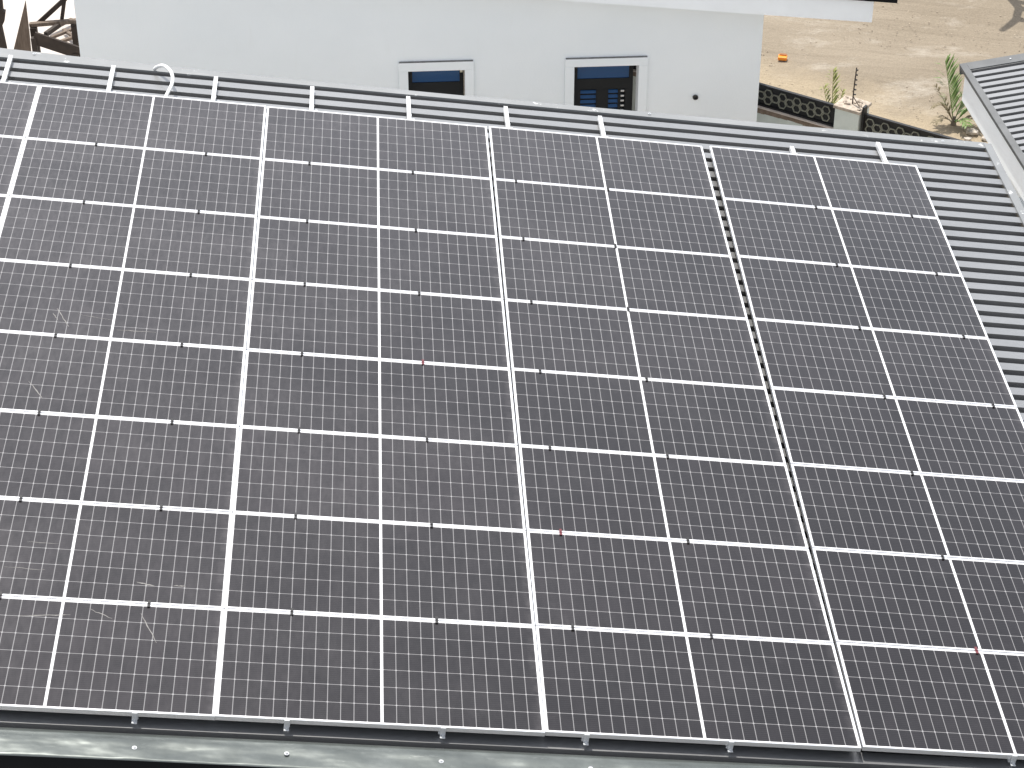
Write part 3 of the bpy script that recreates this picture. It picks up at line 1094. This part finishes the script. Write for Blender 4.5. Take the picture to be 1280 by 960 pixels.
# ------------------------------------------------------------------ small things lying about
o_ = empty('plastic_scrap', (7.871, 18.388, GROUND + .02))
o_.rotation_euler = (0, 0, -.25)
tag(o_, 'small orange plastic scrap with a brown top lying on the sand', 'scrap')
bm = bmesh.new()
box(bm, (-.065, -.07, 0), (.065, .05, .05))
link_mesh('body', bm, M['orange'], o_, bevel=.01)
bm = bmesh.new()
box(bm, (-.05, .0, .0505), (.055, .045, .065))
link_mesh('lid', bm, M['brown_top'], o_, bevel=.004)
for j, (x_, y_, r_, lb) in enumerate(((10.13, 15.95, .10, 'largest pale stone below the tall palm frond'), (10.27, 15.78, .06, 'pale stone nearest the white fascia'),
                                      (10.02, 15.78, .05, 'small pale stone left of the larger one, near the palm'))):
    bm = bmesh.new()
    lump(bm, (0, 0, 0), r_, 300 + j, (1.1, .9, .6))
    o = link_mesh('stone', bm, simple('pale_stone', (.48, .43, .37), .9, 0, .2, 12) if j == 0 else bpy.data.materials['pale_stone'])
    o.location = (x_, y_, GROUND + r_ * .3)
    tag(o, lb, 'stone', 'stones by the palm')

# unseen tree shape, added to throw a shadow on the sand at top right
tr = empty('shadow_caster', (11.55, 20.75, GROUND))
tag(tr, 'unseen leafless tree shape added to throw a shadow on the sand', 'shadow caster')
bm = bmesh.new()
tube(bm, [(0, 0, -.05), (.02, .1, 1.2), (-.08, .05, 2.2), (-.32, 0, 2.9), (-.72, -.05, 3.6)], .09, 8, .05)
link_mesh('caster_stem', bm, M['bark'], tr)
bm = bmesh.new()
for q in (((-.07, .05, 2.15), (.12, 0, 2.5), (.20, 0, 3.1)), ((0, .08, 1.7), (.2, .1, 2.1), (.3, .1, 2.6)), ((-.30, 0, 2.85), (-.12, 0, 3.1), (-.06, 0, 3.4))):
    tube(bm, q, .07, 6, .035)
link_mesh('caster_branches', bm, M['bark'], tr)

# ------------------------------------------------------------------ timber odds and ends at the far left
def at_y(px, py, Y):
    d = RW.transposed() @ Vector(((px - PX) / F, (py - PY) / F, 1))
    return CAM + d * ((Y - CAM.y) / d.y)
def at_z(px, py, Z):
    d = RW.transposed() @ Vector(((px - PX) / F, (py - PY) / F, 1))
    return CAM + d * ((Z - CAM.z) / d.z)
YB = 17.4
tz = at_y(60, 40, YB)
root = empty('timber_trestle', (tz.x, tz.y, GROUND))
tag(root, 'dark wooden trestle of crossed beams beside the white house corner', 'trestle')
ii = Matrix.Translation((-tz.x, -tz.y, -GROUND))
def tb(name, mat, segs):
    bm = bmesh.new()
    for (p, q, w, h) in segs:
        beam(bm, ii @ p, ii @ q, w, h)
    link_mesh(name, bm, mat, root)
def g(p):
    return Vector((p.x, p.y, GROUND))
p1, p2 = at_y(37, 31, YB), at_y(97, 26, YB)
tb('top_beam', M['timber'], [(p1, p2, .07, .05)])
tb('brace', M['timber_dark'], [(at_y(48, 29, YB + .06), at_y(84, -4, YB + .06), .04, .06)])
tb('brace', M['timber_dark'], [(at_y(77, 27, YB + .06), at_y(81, -4, YB + .06), .045, .05)])
tb('leg', M['timber_dark'], [(p1 + Vector((.05, -.02, -.03)), g(p1 + Vector((.07, -.06, 0))), .09, .09)])
tb('leg', M['timber_dark'], [(p2 + Vector((-.05, -.02, -.03)), g(p2 + Vector((-.05, -.06, 0))), .08, .08)])
b1, b2 = at_y(42, 47, 16.9), at_y(99, 66, 16.9)
tb('side_board', M['timber_dark'], [(b1, b2, .04, .17)])
tb('cross_brace', M['timber_dark'], [(at_y(57, 43, 16.95), at_y(74, 31, YB), .05, .06)])
tb('leg', M['timber_dark'], [(b1, g(b1), .07, .07)])
tb('leg', M['timber_dark'], [(b2 + Vector((-.05, 0, 0)), g(b2 + Vector((-.05, 0, 0))), .07, .07)])

for (a_, b_) in (((64, 47), (99, 33)), ((76, 52), (99, 44)), ((80, 37), (93, 47)), ((62, 38), (90, 24))):
    tb('shadow_stick', M['timber'], [(at_z(*a_, GROUND + .06), at_z(*b_, GROUND + .09), .05, .04)])  # sticks laid on the sand in place of the trestle's lattice shadows

def wedge(name, label, pts, Y, th, mat):
    q = [at_y(px, py, Y) for px, py in pts]
    c = sum(q, Vector()) / len(q)
    root_ = Vector((c.x, c.y, GROUND))
    bm = bmesh.new()
    f = [bm.verts.new(p - root_) for p in q]
    b = [bm.verts.new(p + Vector((0, th, 0)) - root_) for p in q]
    bm.faces.new(f)
    bm.faces.new(list(reversed(b)))
    for j in range(len(q)):
        k = (j + 1) % len(q)
        bm.faces.new((f[j], b[j], b[k], f[k]))
    o = link_mesh(name, bm, mat)
    o.location = root_
    tag(o, label, 'timber')
lowz = at_y(30, 80, 17.2)
wedge('timber_gusset', 'tall pointed weathered timber gusset left of the trestle', [(31.5, 2), (16, 66), (14, 82), (40, 82), (36.5, 45)], 17.2, .06, M['timber'])
wedge('timber_post', 'dark timber post at the left picture edge', [(-6, -4), (2, -4), (3.5, 14), (6.5, 15), (5, 28), (2, 34), (8, 62), (8.5, 82), (-8, 82)], 17.0, .08, M['timber_dark'])
# scattered little stones on the sand
bm = bmesh.new()
for j in range(620):
    px_, py_ = rnd.uniform(940, 1290), rnd.uniform(2, 150)
    p = at_z(px_, py_, GROUND)
    if (p - FA).dot(-fn) < .9:
        continue
    lump(bm, (p.x, p.y, GROUND + .004), rnd.uniform(.005, .014), 500 + j, (1, 1, .6))
tag(link_mesh('pebbles', bm, M['pebble']), 'small pebbles scattered over the sandy ground', 'pebbles', kind='stuff')
